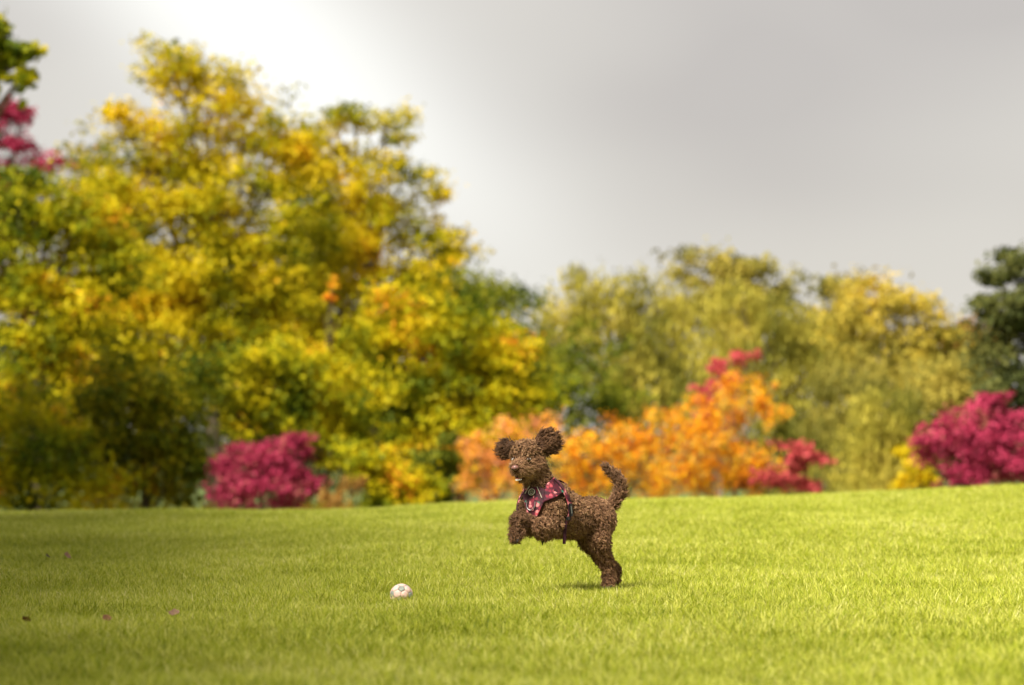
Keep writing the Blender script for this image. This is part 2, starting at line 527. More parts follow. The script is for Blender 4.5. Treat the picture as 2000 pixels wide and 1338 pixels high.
# -- left side
tree('golden_tree', 'tallest golden-yellow tree with holes of white sky in its pointed crown', 'tree', 66, 420,
     [(335, 135, 68, 68, .75), (425, 190, 80, 68, .9), (245, 235, 55, 45, .75), (360, 285, 110, 62, .9), (500, 245, 65, 60, .9), (290, 370, 110, 75),
      (440, 380, 120, 85, 1.1), (560, 320, 70, 75, .9), (400, 510, 140, 90, 1.2), (290, 590, 120, 85, 1.1), (520, 560, 90, 90, 1.1), (420, 640, 150, 80, 1.1)],
     LM['gold'], seed=1, trunk_r=0.24, group=G_BACK)
tree('golden_tree', 'yellow-olive tree with a thin twiggy top just right of the tallest golden tree', 'tree', 70, 735,
     [(690, 225, 72, 45, .55), (755, 240, 48, 45, .5), (630, 300, 80, 70, .9), (760, 360, 85, 65, .85), (830, 415, 55, 55, .7), (700, 460, 120, 80, 1.05), (870, 480, 55, 50, .9),
      (640, 565, 80, 80, .8), (790, 590, 110, 90), (700, 680, 100, 80)], LM['gold'], seed=2, trunk_r=0.22, group=G_BACK)
tree('broad_tree', 'broad yellow-green tree with rounded crown filling the left edge of the picture', 'tree', 60, 70,
     [(60, 380, 100, 65), (145, 440, 100, 75), (20, 500, 100, 90), (205, 510, 75, 70), (100, 600, 140, 90), (30, 720, 110, 90), (190, 720, 110, 80)],
     LM['lime'], seed=3, trunk_r=0.22, group=G_BACK)
tree('sloping_tree', 'bright yellow tree whose crown slopes down rightwards to the orange shrubs', 'tree', 58, 880,
     [(800, 600, 80, 65), (900, 640, 90, 70), (780, 690, 110, 80), (980, 715, 80, 60), (880, 760, 130, 80), (1055, 775, 55, 45), (740, 760, 90, 70), (930, 840, 110, 70), (850, 900, 90, 70)],
     LM['lime'], seed=4, trunk_r=0.18, group=G_BACK)
tree('low_tree', 'low yellow-green tree spreading right above the left magenta shrub', 'tree', 55, 590,
     [(560, 700, 90, 55), (470, 725, 100, 55), (640, 770, 80, 55), (540, 800, 110, 55), (655, 840, 75, 60), (400, 770, 80, 55), (690, 900, 60, 60)],
     LM['lime'], seed=5, trunk_r=0.13, group=G_BACK)
tree('low_tree', 'low dull orange-yellow tree standing left of the left magenta shrub', 'tree', 53, 290,
     [(250, 760, 110, 65), (330, 835, 85, 65), (180, 850, 110, 75), (290, 930, 110, 60), (355, 910, 60, 60)],
     LM['dull'], seed=6, trunk_r=0.13, group=G_BACK)
tree('dark_bush', 'dark olive bush in the shaded lower left corner of the tree line', 'bush', 51, 60,
     [(50, 850, 110, 85), (10, 940, 100, 60), (125, 950, 100, 50)], LM['lime'], seed=7, trunk_r=0.10, group=G_SHRUB)
tree('olive_bush', 'rounded olive-yellow bush between the left magenta shrub and the dog', 'bush', 50, 770,
     [(775, 935, 55, 45), (725, 905, 50, 45), (815, 960, 50, 35), (760, 975, 60, 25)], LM['lime'], seed=8, trunk_r=0.07, size=0.06, cr=(0.25, 0.45), group=G_SHRUB)
tree('green_bush', 'dark green bush just left of the salmon-orange shrub', 'bush', 52, 862,
     [(862, 900, 40, 60), (850, 950, 50, 45)], LM['green'], seed=9, trunk_r=0.07, size=0.06, cr=(0.25, 0.45), group=G_SHRUB)
tree('red_maple', 'magenta-red tree peeking over the yellow crowns at the upper left edge', 'tree', 75, -50,
     [(5, 225, 34, 20, .4), (48, 215, 18, 18, .8), (36, 278, 30, 22, .9), (-60, 260, 60, 50, .7), (85, 320, 40, 22, .4), (-30, 400, 100, 90), (20, 560, 60, 60, .6)],
     LM['crimson'], seed=10, trunk_r=0.18, cr=(0.25, 0.5), group=G_BACK)
tree('overhanging_tree', 'tall green-yellow tree reaching leafy twigs into the top left corner', 'tree', 46, -330,
     [(-15, 50, 28, 44, .45), (15, 110, 30, 24, .3), (52, 100, 14, 10, .4), (42, 150, 22, 10, .3), (-70, 100, 70, 80), (-150, 150, 120, 110), (-250, 60, 160, 120), (-230, 330, 200, 130), (-330, 480, 180, 120)],
     LM['lime'], seed=11, trunk_r=0.26, cr=(0.18, 0.38), group=G_BACK)
tree('backing_tree', 'olive-green tree filling the gap behind the two tall golden trees', 'tree', 80, 590,
     [(590, 400, 75, 70), (610, 500, 90, 80), (560, 610, 110, 80), (680, 700, 110, 80), (480, 700, 120, 70), (620, 800, 130, 70), (470, 810, 80, 60), (760, 820, 80, 60)],
     LM['lime'], seed=40, trunk_r=0.2, size=0.085, group=G_BACK)
tree('backing_tree', 'dull olive tree behind the broad yellow-green tree on the left', 'tree', 79, 200,
     [(190, 330, 70, 45, .6), (210, 440, 110, 80), (260, 560, 110, 80), (150, 660, 130, 80), (300, 730, 120, 80), (80, 800, 140, 80)],
     LM['dull'], seed=41, trunk_r=0.2, size=0.085, group=G_BACK)
tree('backing_tree', 'green-yellow tree behind the bright sloping crown', 'tree', 82, 900,
     [(860, 560, 70, 60), (920, 680, 100, 70), (1020, 760, 100, 60), (840, 800, 110, 70), (960, 840, 100, 60)],
     LM['green'], seed=42, trunk_r=0.2, size=0.085, group=G_BACK)
tree('orange_tree', 'slim young tree with an upright orange spray among the yellow-green crowns', 'tree', 56.5, 640,
     [(652, 552, 7, 14, .7), (645, 585, 6, 12, .7), (585, 712, 14, 8, .6)], LM['orange'], seed=44, trunk_r=0.06, size=0.045, per=40, cr=(0.10, 0.17), group=G_BACK)
# -- right side
tree('green_tree', 'dark green tree behind the dip between the yellow and the willow crowns', 'tree', 88, 960,
     [(930, 570, 80, 45), (990, 600, 80, 55), (880, 640, 60, 60), (1010, 690, 70, 55, .7), (1140, 690, 70, 60, .8), (1060, 760, 80, 50), (1180, 780, 80, 60)],
     LM['green'], seed=12, trunk_r=0.2, size=0.10, per=80, cr=(0.5, 0.9), group=G_BACK)
tree('willow_tree', 'large pale olive willow with domed crown right of the dip in the tree line', 'tree', 92, 1215,
     [(1180, 572, 105, 62), (1285, 585, 100, 62), (1105, 600, 70, 50), (1065, 660, 60, 60), (1230, 680, 110, 70), (1330, 680, 90, 80), (1290, 770, 120, 70)],
     LM['willow'], seed=13, trunk_r=0.25, size=0.12, per=90, cr=(0.5, 0.9), droop=1.5, group=G_BACK)
tree('far_tree', 'dark olive tree whose two spiky tops stick out above the willows', 'tree', 106, 1400,
     [(1340, 520, 40, 34, .7), (1400, 530, 60, 34, .7), (1465, 525, 48, 36, .7), (1530, 590, 50, 40, .7), (1400, 600, 110, 55), (1560, 660, 70, 50)],
     LM['olive'], seed=14, trunk_r=0.2, size=0.12, per=80, cr=(0.45, 0.8), group=G_BACK)
tree('willow_tree', 'olive-gold drooping willow behind the orange sapling', 'tree', 90, 1490,
     [(1450, 585, 80, 55), (1530, 615, 70, 50), (1590, 660, 60, 50), (1430, 690, 90, 65), (1560, 730, 85, 75), (1480, 770, 100, 75), (1560, 840, 70, 60)],
     LM['willow'], seed=15, trunk_r=0.22, size=0.12, per=90, cr=(0.5, 0.9), droop=1.5, group=G_BACK)
tree('thin_tree', 'thin open-crowned olive tree with sky showing beside the amber tree', 'tree', 98, 1615,
     [(1605, 562, 48, 36, .7), (1650, 610, 45, 45, .7), (1600, 660, 60, 60, .9), (1650, 720, 70, 60)],
     LM['olive'], seed=16, trunk_r=0.16, size=0.11, per=70, cr=(0.4, 0.7), group=G_BACK)
tree('amber_tree', 'amber-yellow tree with rounded top near the right end of the tree line', 'tree', 86, 1745,
     [(1715, 585, 68, 46, .9), (1785, 620, 70, 50), (1680, 645, 60, 50), (1745, 690, 110, 60), (1835, 690, 65, 50), (1860, 750, 70, 50), (1760, 760, 110, 60)],
     LM['amber'], seed=17, trunk_r=0.2, size=0.10, per=90, cr=(0.45, 0.8), group=G_BACK)
tree('willow_tree', 'muted olive willow standing below the amber tree', 'tree', 78, 1690,
     [(1660, 720, 75, 55), (1745, 745, 95, 50), (1615, 800, 65, 65), (1640, 890, 65, 60)],
     LM['olive'], seed=18, trunk_r=0.2, size=0.10, per=110, cr=(0.45, 0.8), droop=1.4, group=G_BACK)
tree('willow_bush', 'mop-shaped drooping olive willow bush left of the right magenta shrub', 'bush', 62, 1715,
     [(1720, 790, 72, 42), (1690, 850, 70, 55), (1775, 840, 55, 55), (1700, 920, 75, 50), (1755, 925, 60, 45)],
     LM['willow'], seed=19, trunk_r=0.15, size=0.085, per=120, cr=(0.35, 0.6), droop=1.6, group=G_SHRUB)
tree('dark_tree', 'dark green tree with knobbly crown cut off by the right edge', 'tree', 55, 2060,
     [(1985, 520, 30, 32, .6), (1950, 545, 18, 22, .5), (1925, 600, 26, 20, .5), (1985, 600, 50, 40, .7), (1965, 660, 60, 50), (1960, 740, 65, 60), (2050, 600, 85, 130), (2050, 800, 90, 90)],
     LM['dark'], seed=20, trunk_r=0.2, cr=(0.3, 0.55), group=G_BACK)
tree('olive_bush', 'yellowish olive bush behind the right magenta shrub', 'bush', 68, 1870,
     [(1870, 740, 65, 45), (1825, 790, 55, 50), (1900, 810, 70, 60), (1840, 860, 60, 60)], LM['olive'], seed=21, trunk_r=0.1, group=G_SHRUB)
tree('far_tree', 'small distant rust-brown tree beside the dark right-hand tree', 'tree', 108, 1880,
     [(1870, 650, 45, 30), (1905, 670, 50, 40), (1880, 720, 70, 40)], LM['rust'], seed=22, trunk_r=0.12, size=0.12, per=70, cr=(0.4, 0.7), group=G_BACK)
# -- autumn shrubs
tree('orange_shrub', 'salmon-orange shrub with pale stems directly behind the dog\'s head', 'shrub', 50, 975,
     [(930, 890, 40, 42, .8), (985, 860, 48, 42, .7), (1055, 838, 46, 30, .8), (940, 945, 48, 35, .9), (1015, 925, 60, 50, .8)],
     LM['salmon'], seed=23, trunk_r=0.05, size=0.036, per=56, cr=(0.12, 0.26), layers=3.1, flat=1.3, limbs=1.6, bark=BARK_PALE, group=G_SHRUB)
tree('orange_shrub', 'wide orange and yellow shrub behind the dog\'s back and tail', 'shrub', 52, 1220,
     [(1130, 880, 60, 50, .8), (1220, 868, 65, 52, .8), (1300, 850, 55, 55, .8), (1170, 938, 80, 42), (1290, 930, 80, 42)],
     LM['orange'], seed=24, trunk_r=0.05, size=0.036, per=56, cr=(0.12, 0.26), layers=3.1, flat=1.3, limbs=1.6, bark=BARK_PALE, group=G_SHRUB)
tree('orange_sapling', 'tallest orange sapling with slim pale stems right of the dog', 'tree', 54, 1440,
     [(1375, 830, 65, 55, .8), (1440, 785, 62, 55, .8), (1505, 790, 35, 48, .5), (1420, 890, 90, 50), (1370, 930, 80, 38), (1480, 930, 60, 38)],
     LM['orange'], seed=25, trunk_r=0.05, size=0.036, per=56, cr=(0.12, 0.26), layers=3.1, flat=1.3, limbs=1.6, bark=BARK_PALE, group=G_SHRUB)
tree('red_sapling', 'slender pinkish-red sapling rising behind the orange sapling', 'tree', 60, 1410,
     [(1398, 715, 30, 30, .7), (1385, 770, 36, 50, .7), (1452, 705, 36, 20, .5), (1420, 750, 40, 40, .6), (1400, 830, 50, 50, .6)],
     LM['scarlet'], seed=26, trunk_r=0.05, size=0.05, per=60, cr=(0.14, 0.30), layers=3.0, limbs=1.6, bark=BARK_PALE, group=G_SHRUB)
tree('red_shrub', 'small scarlet shrub at the right foot of the orange sapling', 'shrub', 50, 1545,
     [(1545, 890, 42, 32, .9), (1588, 900, 30, 20, .7), (1530, 935, 50, 32), (1590, 948, 32, 16, .8)],
     LM['scarlet'], seed=27, trunk_r=0.04, size=0.05, per=60, cr=(0.14, 0.30), layers=3.0, limbs=1.6, group=G_SHRUB)
tree('magenta_shrub', 'rounded magenta shrub left of the dog at the edge of the grass', 'shrub', 50, 512,
     [(475, 905, 55, 45), (550, 898, 58, 45), (512, 945, 90, 45), (575, 865, 24, 20, .7), (455, 955, 42, 35), (575, 950, 40, 40), (512, 982, 88, 22)],
     LM['crimson'], seed=28, trunk_r=0.05, size=0.045, per=80, cr=(0.18, 0.36), layers=5.0, group=G_SHRUB)
tree('magenta_shrub', 'spreading magenta shrub with pointed tips at the right edge', 'shrub', 48, 1905,
     [(1900, 845, 75, 55), (1950, 815, 55, 45), (1850, 880, 65, 42), (1930, 900, 80, 45), (1808, 852, 34, 14, .6), (1995, 870, 60, 60), (1875, 928, 60, 25), (1948, 778, 18, 18, .6)],
     LM['crimson'], seed=29, trunk_r=0.05, size=0.045, per=80, cr=(0.18, 0.34), layers=4.6, group=G_SHRUB)
tree('yellow_shrub', 'narrow yellow shrub hugging the left side of the right magenta shrub', 'shrub', 51, 1785,
     [(1780, 890, 30, 42), (1790, 935, 40, 30)], LM['gold'], seed=30, trunk_r=0.04, size=0.045, per=70, cr=(0.18, 0.32), group=G_SHRUB)
tree('orange_shrub', 'tiny rust-orange shrub right beside the left magenta shrub', 'shrub', 49, 668,
     [(655, 972, 36, 18), (688, 948, 22, 18, .7), (670, 992, 50, 12)], LM['rust'], seed=31, trunk_r=0.03, size=0.036, per=56, cr=(0.12, 0.26), layers=3.1, flat=1.3, limbs=1.6, group=G_SHRUB)


# unseen trees added outside the left of the view to darken that side
def added_shade_tree(x, y, h, w, label, seed):
    lob = [(0, h * .80, w * .55, h * .18), (-w * .4, h * .62, w * .5, h * .18), (w * .4, h * .60, w * .5, h * .18),
           (0, h * .55, w * .7, h * .18), (w * .1, h * .42, w * .6, h * .14)]
    return tree('added_shade_tree', label, 'tree', y, None, lob, LM['lime'], size=0.13, per=55, cr=(0.5, 0.9), layers=4.4, trunk_r=0.28, seed=seed,
                group='unseen trees added to shade the left side', metres=x)


ORD = ['nearest', 'second', 'third', 'fourth', 'fifth', 'sixth']
for i, (x, y, w) in enumerate(((-7.1, -4.0, 3.6), (-7.1, 0.0, 3.6), (-7.3, 4.0, 3.6), (-7.7, 8.0, 3.6), (-8.2, 12.0, 3.7), (-9.0, 16.0, 3.9))):
    added_shade_tree(x, y, 11.0, w, '%s unseen tree added on the left to shade the grass, counted from the camera' % ORD[i], 60 + i)
added_shade_tree(-15.4, 46.6, 16.5, 5.4, 'unseen tree added on the left to shade the tree line', 70)


# distant wood closing the view behind everything: one mass
def far_wood():
    r = np.random.default_rng(77)
    n = 620
    X = r.uniform(-30, 30, n); Y = r.uniform(118, 126, n)
    Z = -1.7 + r.uniform(0, 1, n) * (np.where(X < 3, 6.0, 4.4) + 1.1 * np.sin(X * 0.31) + 0.8 * np.sin(X * 0.83 + 1))
    me = crown_mesh('far_wood', np.stack([X, Y, Z], -1), r.uniform(0.8, 1.4, n), 60, 0.16, LM['dark'], r=r)
    o = link('far_wood', me)
    tag(o, 'distant dark wood reading as one mass behind the trees', None, None, 'stuff')


far_wood()


def undergrowth():
    r = np.random.default_rng(78)
    n = 1100
    X = r.uniform(-16, 16, n); Y = r.uniform(52, 58, n)
    Z = ground_z(X, Y) + r.uniform(.1, 1.0, n) * (.9 + .3 * np.sin(X * 1.3))
    me = crown_mesh('undergrowth', np.stack([X, Y, Z], -1), r.uniform(.25, .45, n), 36, .06, LM['dull'], r=r)
    tag(link('undergrowth', me), 'low tangled green undergrowth below the shrubs', None, None, 'stuff')


undergrowth()


# ------------------------------------------------------------------ dog
DOG_Y = 11.3
SC = DOG_Y / 11.95


def DP(zx, zy, dy=0.0):
    """outline point read off an enlargement of the photograph, at its own depth"""
    return np.array(at(930 + zx / 3.715, 810 + zy / 3.715, DOG_Y)) + np.array([0, dy * SC, 0])


PR = []      # implicit body: tapered capsules and ellipsoids, blended


def cap(a, ra, b, rb, k=0.03, reg='torso'):
    PR.append(('c', np.asarray(a), np.asarray(b), ra * SC, rb * SC, k, reg))


def ell(c, axes, M, k=0.02, reg='ear'):
    PR.append(('e', np.asarray(c), np.asarray(axes) * SC, M, None, k, reg))


def chain(pts, k=0.03, reg='leg'):
    for (a, ra), (b, rb) in zip(pts[:-1], pts[1:]):
        cap(a, ra, b, rb, k, reg)


chest, mid, pelv = DP(488, 685, -.10), DP(680, 738, 0.0), DP(855, 740, .10)
cap(chest, .120, mid, .092, reg='torso')
cap(mid, .092, pelv, .084, reg='torso')
cap(pelv, .084, DP(895, 765, .12), .076, reg='torso')
cap(DP(560, 610, -.06), .083, mid, .085, reg='torso')
cap(DP(470, 575, -.10), .080, DP(432, 400, -.13), .054, reg='neck')
# head
cap(DP(345, 290, -.165), .052, DP(385, 312, -.13), .060, .03, 'head')
cap(DP(325, 278, -.19), .034, DP(370, 262, -.16), .040, .03, 'head')
cap(DP(405, 355, -.165), .048, DP(360, 375, -.19), .044, .025, 'cheek')
cap(DP(345, 372, -.215), .042, DP(305, 382, -.262), .038, .018, 'muzzle')
cap(DP(365, 385, -.20), .042, DP(325, 400, -.245), .036, .015, 'muzzle')
cap(DP(285, 380, -.255), .026, DP(320, 375, -.25), .034, .012, 'muzzle')
cap(DP(375, 432, -.175), .026, DP(322, 460, -.225), .013, .010, 'jaw')


def frame(longv, normal):
    l = unit(np.asarray(longv, float)); n = np.asarray(normal, float)
    w = unit(np.cross(n, l)); n = np.cross(l, w)
    return np.stack([l, w, n])


EAR_A = frame(DP(560, 175) - DP(430, 250), (0.25, -1, 0.1))
EAR_B = frame(DP(170, 235) - DP(265, 245), (-0.45, -1, 0.05))
ell(DP(505, 205, -.125), (.058, .064, .014), EAR_A, .02, 'earA')
cap(DP(430, 255, -.135), .030, DP(490, 220, -.13), .022, .02, 'earA')
ell(DP(228, 255, -.145), (.036, .048, .014), EAR_B, .02, 'earB')
cap(DP(280, 255, -.155), .026, DP(245, 252, -.15), .022, .02, 'earB')
# fore legs, both folded
chain([(DP(505, 690, -.15), .064), (DP(535, 790, -.175), .046), (DP(470, 800, -.245), .034), (DP(482, 855, -.225), .022)], .03, 'foreN')
chain([(DP(405, 680, -.15), .052), (DP(385, 785, -.20), .038), (DP(312, 748, -.275), .027), (DP(302, 825, -.285), .021), (DP(290, 862, -.305), .022)], .025, 'foreF')
# hind legs, stretched down and back
chain([(DP(880, 775, .06), .076), (DP(885, 905, .02), .046), (DP(952, 1075, .06), .025), (DP(970, 1180, .055), .018), (DP(957, 1232, .025), .021)], .03, 'hindN')
chain([(DP(860, 780, .15), .070), (DP(830, 905, .12), .046), (DP(935, 1060, .16), .028), (DP(1012, 1130, .17), .020), (DP(1012, 1205, .14), .021)], .03, 'hindF')
# tail
chain([(DP(930, 695, .13), .026), (DP(1010, 642, .15), .019), (DP(1056, 575, .165), .019), (DP(1058, 500, .175), .018), (DP(1022, 442, .18), .015), (DP(975, 400, .18), .011), (DP(936, 374, .175), .007)], .018, 'tail')
REGS = sorted(set(p[6] for p in PR))


def sdf(P, only=None, want_reg=False):
    P = np.asarray(P, float)
    d = None
    best = np.full(len(P), 1e9); reg = np.zeros(len(P), int)
    for p in PR:
        if only and p[6] not in only:
            continue
        if p[0] == 'c':
            a, b, ra, rb, k = p[1:6]
            ab = b - a
            t = np.clip(((P - a) @ ab) / (ab @ ab), 0, 1)
            di = np.linalg.norm(P - a - t[:, None] * ab, axis=1) - (ra + (rb - ra) * t)
        else:
            c, ax, M, _, k = p[1:6]
            q = (P - c) @ M.T
            k0 = np.linalg.norm(q / ax, axis=1); k1 = np.linalg.norm(q / (ax * ax), axis=1)
            di = k0 * (k0 - 1.0) / np.maximum(k1, 1e-6)
        if want_reg:
            m = di < best
            best[m] = di[m]; reg[m] = REGS.index(p[6])
        if d is None:
            d = di
        else:
            h = np.clip(0.5 + 0.5 * (d - di) / k, 0, 1)
            d = d * (1 - h) + di * h - k * h * (1 - h)
    return (d, reg) if want_reg else d


def grad(P, only=None):
    e = 1.5e-3
    g = np.stack([sdf(P + np.eye(3)[i] * e, only) - sdf(P - np.eye(3)[i] * e, only) for i in range(3)], -1)
    return unit(g)


def surface_net(f, lo, hi, h):
    n = np.ceil((hi - lo) / h).astype(int) + 1
    ax = [lo[i] + h * np.arange(n[i]) for i in range(3)]
    G = np.stack(np.meshgrid(*ax, indexing='ij'), -1).reshape(-1, 3)
    v = np.concatenate([f(c) for c in np.array_split(G, 24)]).reshape(n)
    ins = v < 0
    acc = np.zeros((*(n - 1), 3)); cnt = np.zeros(n - 1)
    cor = [(i, j, k) for i in (0, 1) for j in (0, 1) for k in (0, 1)]

    def sub(a, c):
        return a[c[0]:n[0] - 1 + c[0], c[1]:n[1] - 1 + c[1], c[2]:n[2] - 1 + c[2]]
    for c in cor:
        for axi in range(3):
            if c[axi]: continue
            e = list(c); e[axi] = 1
            a, b = sub(v, c), sub(v, e)
            m = (a < 0) != (b < 0)
            t = np.where(m, a / np.where(m, a - b, 1), 0)
            pos = np.broadcast_to(np.array(c, float), (*m.shape, 3)).copy()
            pos[..., axi] += t
            acc += pos * m[..., None]; cnt += m
    act = cnt > 0
    vid = np.full(act.shape, -1); vid[act] = np.arange(act.sum())
    I = np.argwhere(act)
    V = lo + h * (I + acc[act] / cnt[act][:, None])
    Fs = []
    for axi in range(3):
        a = np.take(ins, range(0, n[axi] - 1), axi); b = np.take(ins, range(1, n[axi]), axi)
        for flip in (False, True):
            E = np.argwhere((a & ~b) if not flip else (~a & b))
            u, w = [(1, 2), (2, 0), (0, 1)][axi]
            E = E[(E[:, u] > 0) & (E[:, w] > 0)]
            q = []
            for du, dw in ((-1, -1), (0, -1), (0, 0), (-1, 0)):
                c = E.copy(); c[:, u] += du; c[:, w] += dw
                q.append(vid[c[:, 0], c[:, 1], c[:, 2]])
            q = np.stack(q, -1)
            Fs.append(q[:, ::-1] if flip else q)
    return V, np.concatenate(Fs)


LO = np.min([p[1] for p in PR], 0) - .2
HI = np.max([p[1] for p in PR], 0) + .2
BV, BF = surface_net(sdf, LO, HI, 0.008)

PAW = DP(962, 1238, .035)
dog = link('dog', None)
dog.location = (float(PAW[0]), float(PAW[1]), float(ground_z(PAW[0], PAW[1])))
tag(dog, 'chocolate-brown curly-coated dog leaping towards the ball, ears flying, wearing a red harness', 'dog')
DORG = np.array(dog.location)


def dpart(name, V, F, mat, smooth=True, parent=None):
    return link(name, fast(name, np.asarray(V) - DORG, F, mat, smooth), parent or dog)


SKIN = principled('dog_undercoat', (0.075, 0.036, 0.018), 0.9, 0.1, noise=0.3, scale=40)
dpart('body', BV, BF, SKIN)


def hit(zx, zy, off=0.0, only=None):
    """first point along the line of sight on the body surface grown by off"""
    d = np.array(px_dir(930 + zx / 3.715, 810 + zy / 3.715))
    o = np.array([0, 0, CAM_Z])
    t = 10.5
    for _ in range(120):
        v = sdf((o + d * t)[None], only)[0] - off
        t += v * 0.8
        if v < 2e-4 or t > 13: break
    p = o + d * t
    return p, grad(p[None], only)[0]


# ---- harness: slices of the torso surface grown by the coat's thickness
TOR = ('torso', 'neck')
HOFF = 0.017
HV, HF = surface_net(lambda P: sdf(P, TOR) - HOFF, LO, HI, 0.0075)


def harness_mat():
    m, t = new_mat('rose_print_webbing')
    L = t.links.new
    o = nd(t, 'ShaderNodeOutputMaterial'); b = nd(t, 'ShaderNodeBsdfPrincipled')
    b.inputs['Roughness'].default_value = 0.75
    tc = nd(t, 'ShaderNodeTexCoord')
    v = nd(t, 'ShaderNodeTexVoronoi', feature='F1', i_Scale=62.0)
    n = nd(t, 'ShaderNodeTexNoise', i_Scale=60.0, i_Detail=2.0)
    mxv = nd(t, 'ShaderNodeMix', data_type='VECTOR'); mxv.inputs['Factor'].default_value = 0.012
    L(tc.outputs['Object'], n.inputs['Vector'])
    L(tc.outputs['Object'], mxv.inputs['A']); L(n.outputs['Color'], mxv.inputs['B'])
    L(mxv.outputs['Result'], v.inputs['Vector'])
    sp = nd(t, 'ShaderNodeSeparateColor'); L(v.outputs['Color'], sp.inputs[0])
    r = ramp(t, [(0.0, (0.030, 0.004, 0.010)), (0.34, (0.10, 0.008, 0.022)), (0.50, (0.28, 0.018, 0.045)), (0.62, (0.62, 0.09, 0.12)), (0.76, (0.80, 0.26, 0.26)), (0.88, (0.05, 0.006, 0.016)), (0.96, (0.05, 0.28, 0.18))], 'CONSTANT')
    L(sp.outputs[0], r.inputs[0])
    dk = nd(t, 'ShaderNodeMapRange')
    for k, val in zip(range(1, 5), (0.3, 0.75, 0.0, 0.9)):
        dk.inputs[k].default_value = val
    L(v.outputs['Distance'], dk.inputs[0])
    mc = nd(t, 'ShaderNodeMix', data_type='RGBA')
    L(dk.outputs[0], mc.inputs['Factor']); L(r.outputs[0], mc.inputs['A'])
    mc.inputs['B'].default_value = (0.07, 0.006, 0.018, 1)
    L(mc.outputs['Result'], b.inputs['Base Color']); L(b.outputs[0], o.inputs[0])
    return m


HMAT = harness_mat()
MAROON = principled('maroon_webbing', (0.035, 0.008, 0.014), 0.8, 0.2, noise=0.2, scale=200)
BLACKP = principled('black_plastic', (0.012, 0.012, 0.013), 0.32, 0.5)
STEEL = principled('grey_metal', (0.35, 0.35, 0.34), 0.35, 0.5, metallic=0.9)
CREAM = principled('cream_trim', (0.52, 0.48, 0.36), 0.7, 0.3)
CAMP = Vector((0, 0, CAM_Z))


def cut(planes, keep=None, thick=0.004, V=HV, F=HF):
    """keep the inside (negative side) of every plane, then give the cloth thickness"""
    bm = bmesh.new()
    vs = [bm.verts.new(v) for v in V]
    for f in F:
        try: bm.faces.new([vs[i] for i in f])
        except ValueError: pass
    for co, no in planes:
        bmesh.ops.bisect_plane(bm, geom=bm.verts[:] + bm.edges[:] + bm.faces[:], plane_co=co, plane_no=no, clear_outer=True, dist=1e-6)
    if keep:
        bm.normal_update()
        bad = [f for f in bm.faces if not keep(f)]
        bmesh.ops.delete(bm, geom=bad, context='FACES')
    bm.normal_update()
    bmesh.ops.solidify(bm, geom=bm.faces[:], thickness=thick)
    bmesh.ops.recalc_face_normals(bm, faces=bm.faces[:])
    for f in bm.faces: f.smooth = True
    return bm


def bm_obj(name, bm, mat, parent=None):
    for v in bm.verts: v.co -= Vector(DORG)
    me = bpy.data.meshes.new(name); bm.to_mesh(me); bm.free()
    me.materials.append(mat)
    return link(name, me, parent or dog)


def poly_planes(pts):
    """clockwise outline (in the enlargement) -> side planes running front to back"""
    P = [Vector(DP(*p)) for p in pts]
    out = []
    for a, b in zip(P, P[1:] + P[:1]):
        n = (b - a).cross(Vector((0, 1, 0.0)))
        out.append((a, n.normalized()))
    return out


def near_face(f):
    c = f.calc_center_median()
    return f.normal.dot((CAMP - c).normalized()) > 0.05


plateA = [(336, 486), (440, 516), (500, 505), (487, 622), (440, 725), (406, 748), (368, 706), (338, 600)]
bandB = [(500, 505), (562, 452), (628, 512), (640, 548), (578, 588), (487, 622)]
harness = bm_obj('harness', cut(poly_planes(plateA), near_face, 0.006), HMAT)
harness['label'] = 'burgundy harness printed with pink roses'
bm_obj('shoulder_panel', cut(poly_planes(bandB), near_face, 0.006), HMAT, harness)
# girth strap: one loop in a plane through three points of the body
g1, g2, g3 = [Vector(hit(*p, HOFF, TOR)[0]) for p in ((612, 520), (682, 660), (575, 850))]
gn = (g2 - g1).cross(g3 - g1).normalized()
TV, TF = surface_net(lambda P: sdf(P, ('torso',)) - HOFF - .001, LO, HI, 0.0085)
bm_obj('girth_strap', cut([(g1 + gn * 0.010, gn), (g1 - gn * 0.010, -gn)], None, 0.004, TV, TF), HMAT, harness)
# neck loop behind the shoulders, far side
ln = Vector(DP(430, 395, -.13) - DP(470, 575, -.10)).normalized()
lc = Vector(DP(530, 525, -.08))
bm_obj('neck_strap', cut([(lc + ln * 0.014, ln), (lc - ln * 0.014, -ln)], lambda f: f.calc_center_median().y > DOG_Y - 0.04, 0.004), HMAT, harness)


def tube_obj(name, pts, rad, mat, parent, K=6):
    pts = np.array(pts, float)
    V, F = tubes(pts[None], np.broadcast_to(np.asarray(rad, float), (1, len(pts))), K)
    return dpart(name, V, F, mat, True, parent)


# carrying handle arching over the withers
hp = [hit(*p, HOFF + o, TOR)[0] for p, o in (((566, 462), .002), ((600, 490), .012), ((640, 545), .018), ((668, 610), .012), ((680, 655), .002))]
tube_obj('handle', hp, 0.0055, HMAT, harness, 8)
# two pale piping lines
for a, b in (((441, 522), (476, 602)), ((388, 516), (354, 572))):
    pts = [hit(a[0] + (b[0] - a[0]) * t, a[1] + (b[1] - a[1]) * t, HOFF + .0015, TOR)[0] for t in np.linspace(0, 1, 7)]
    tube_obj('piping', pts, 0.0020, CREAM, harness)


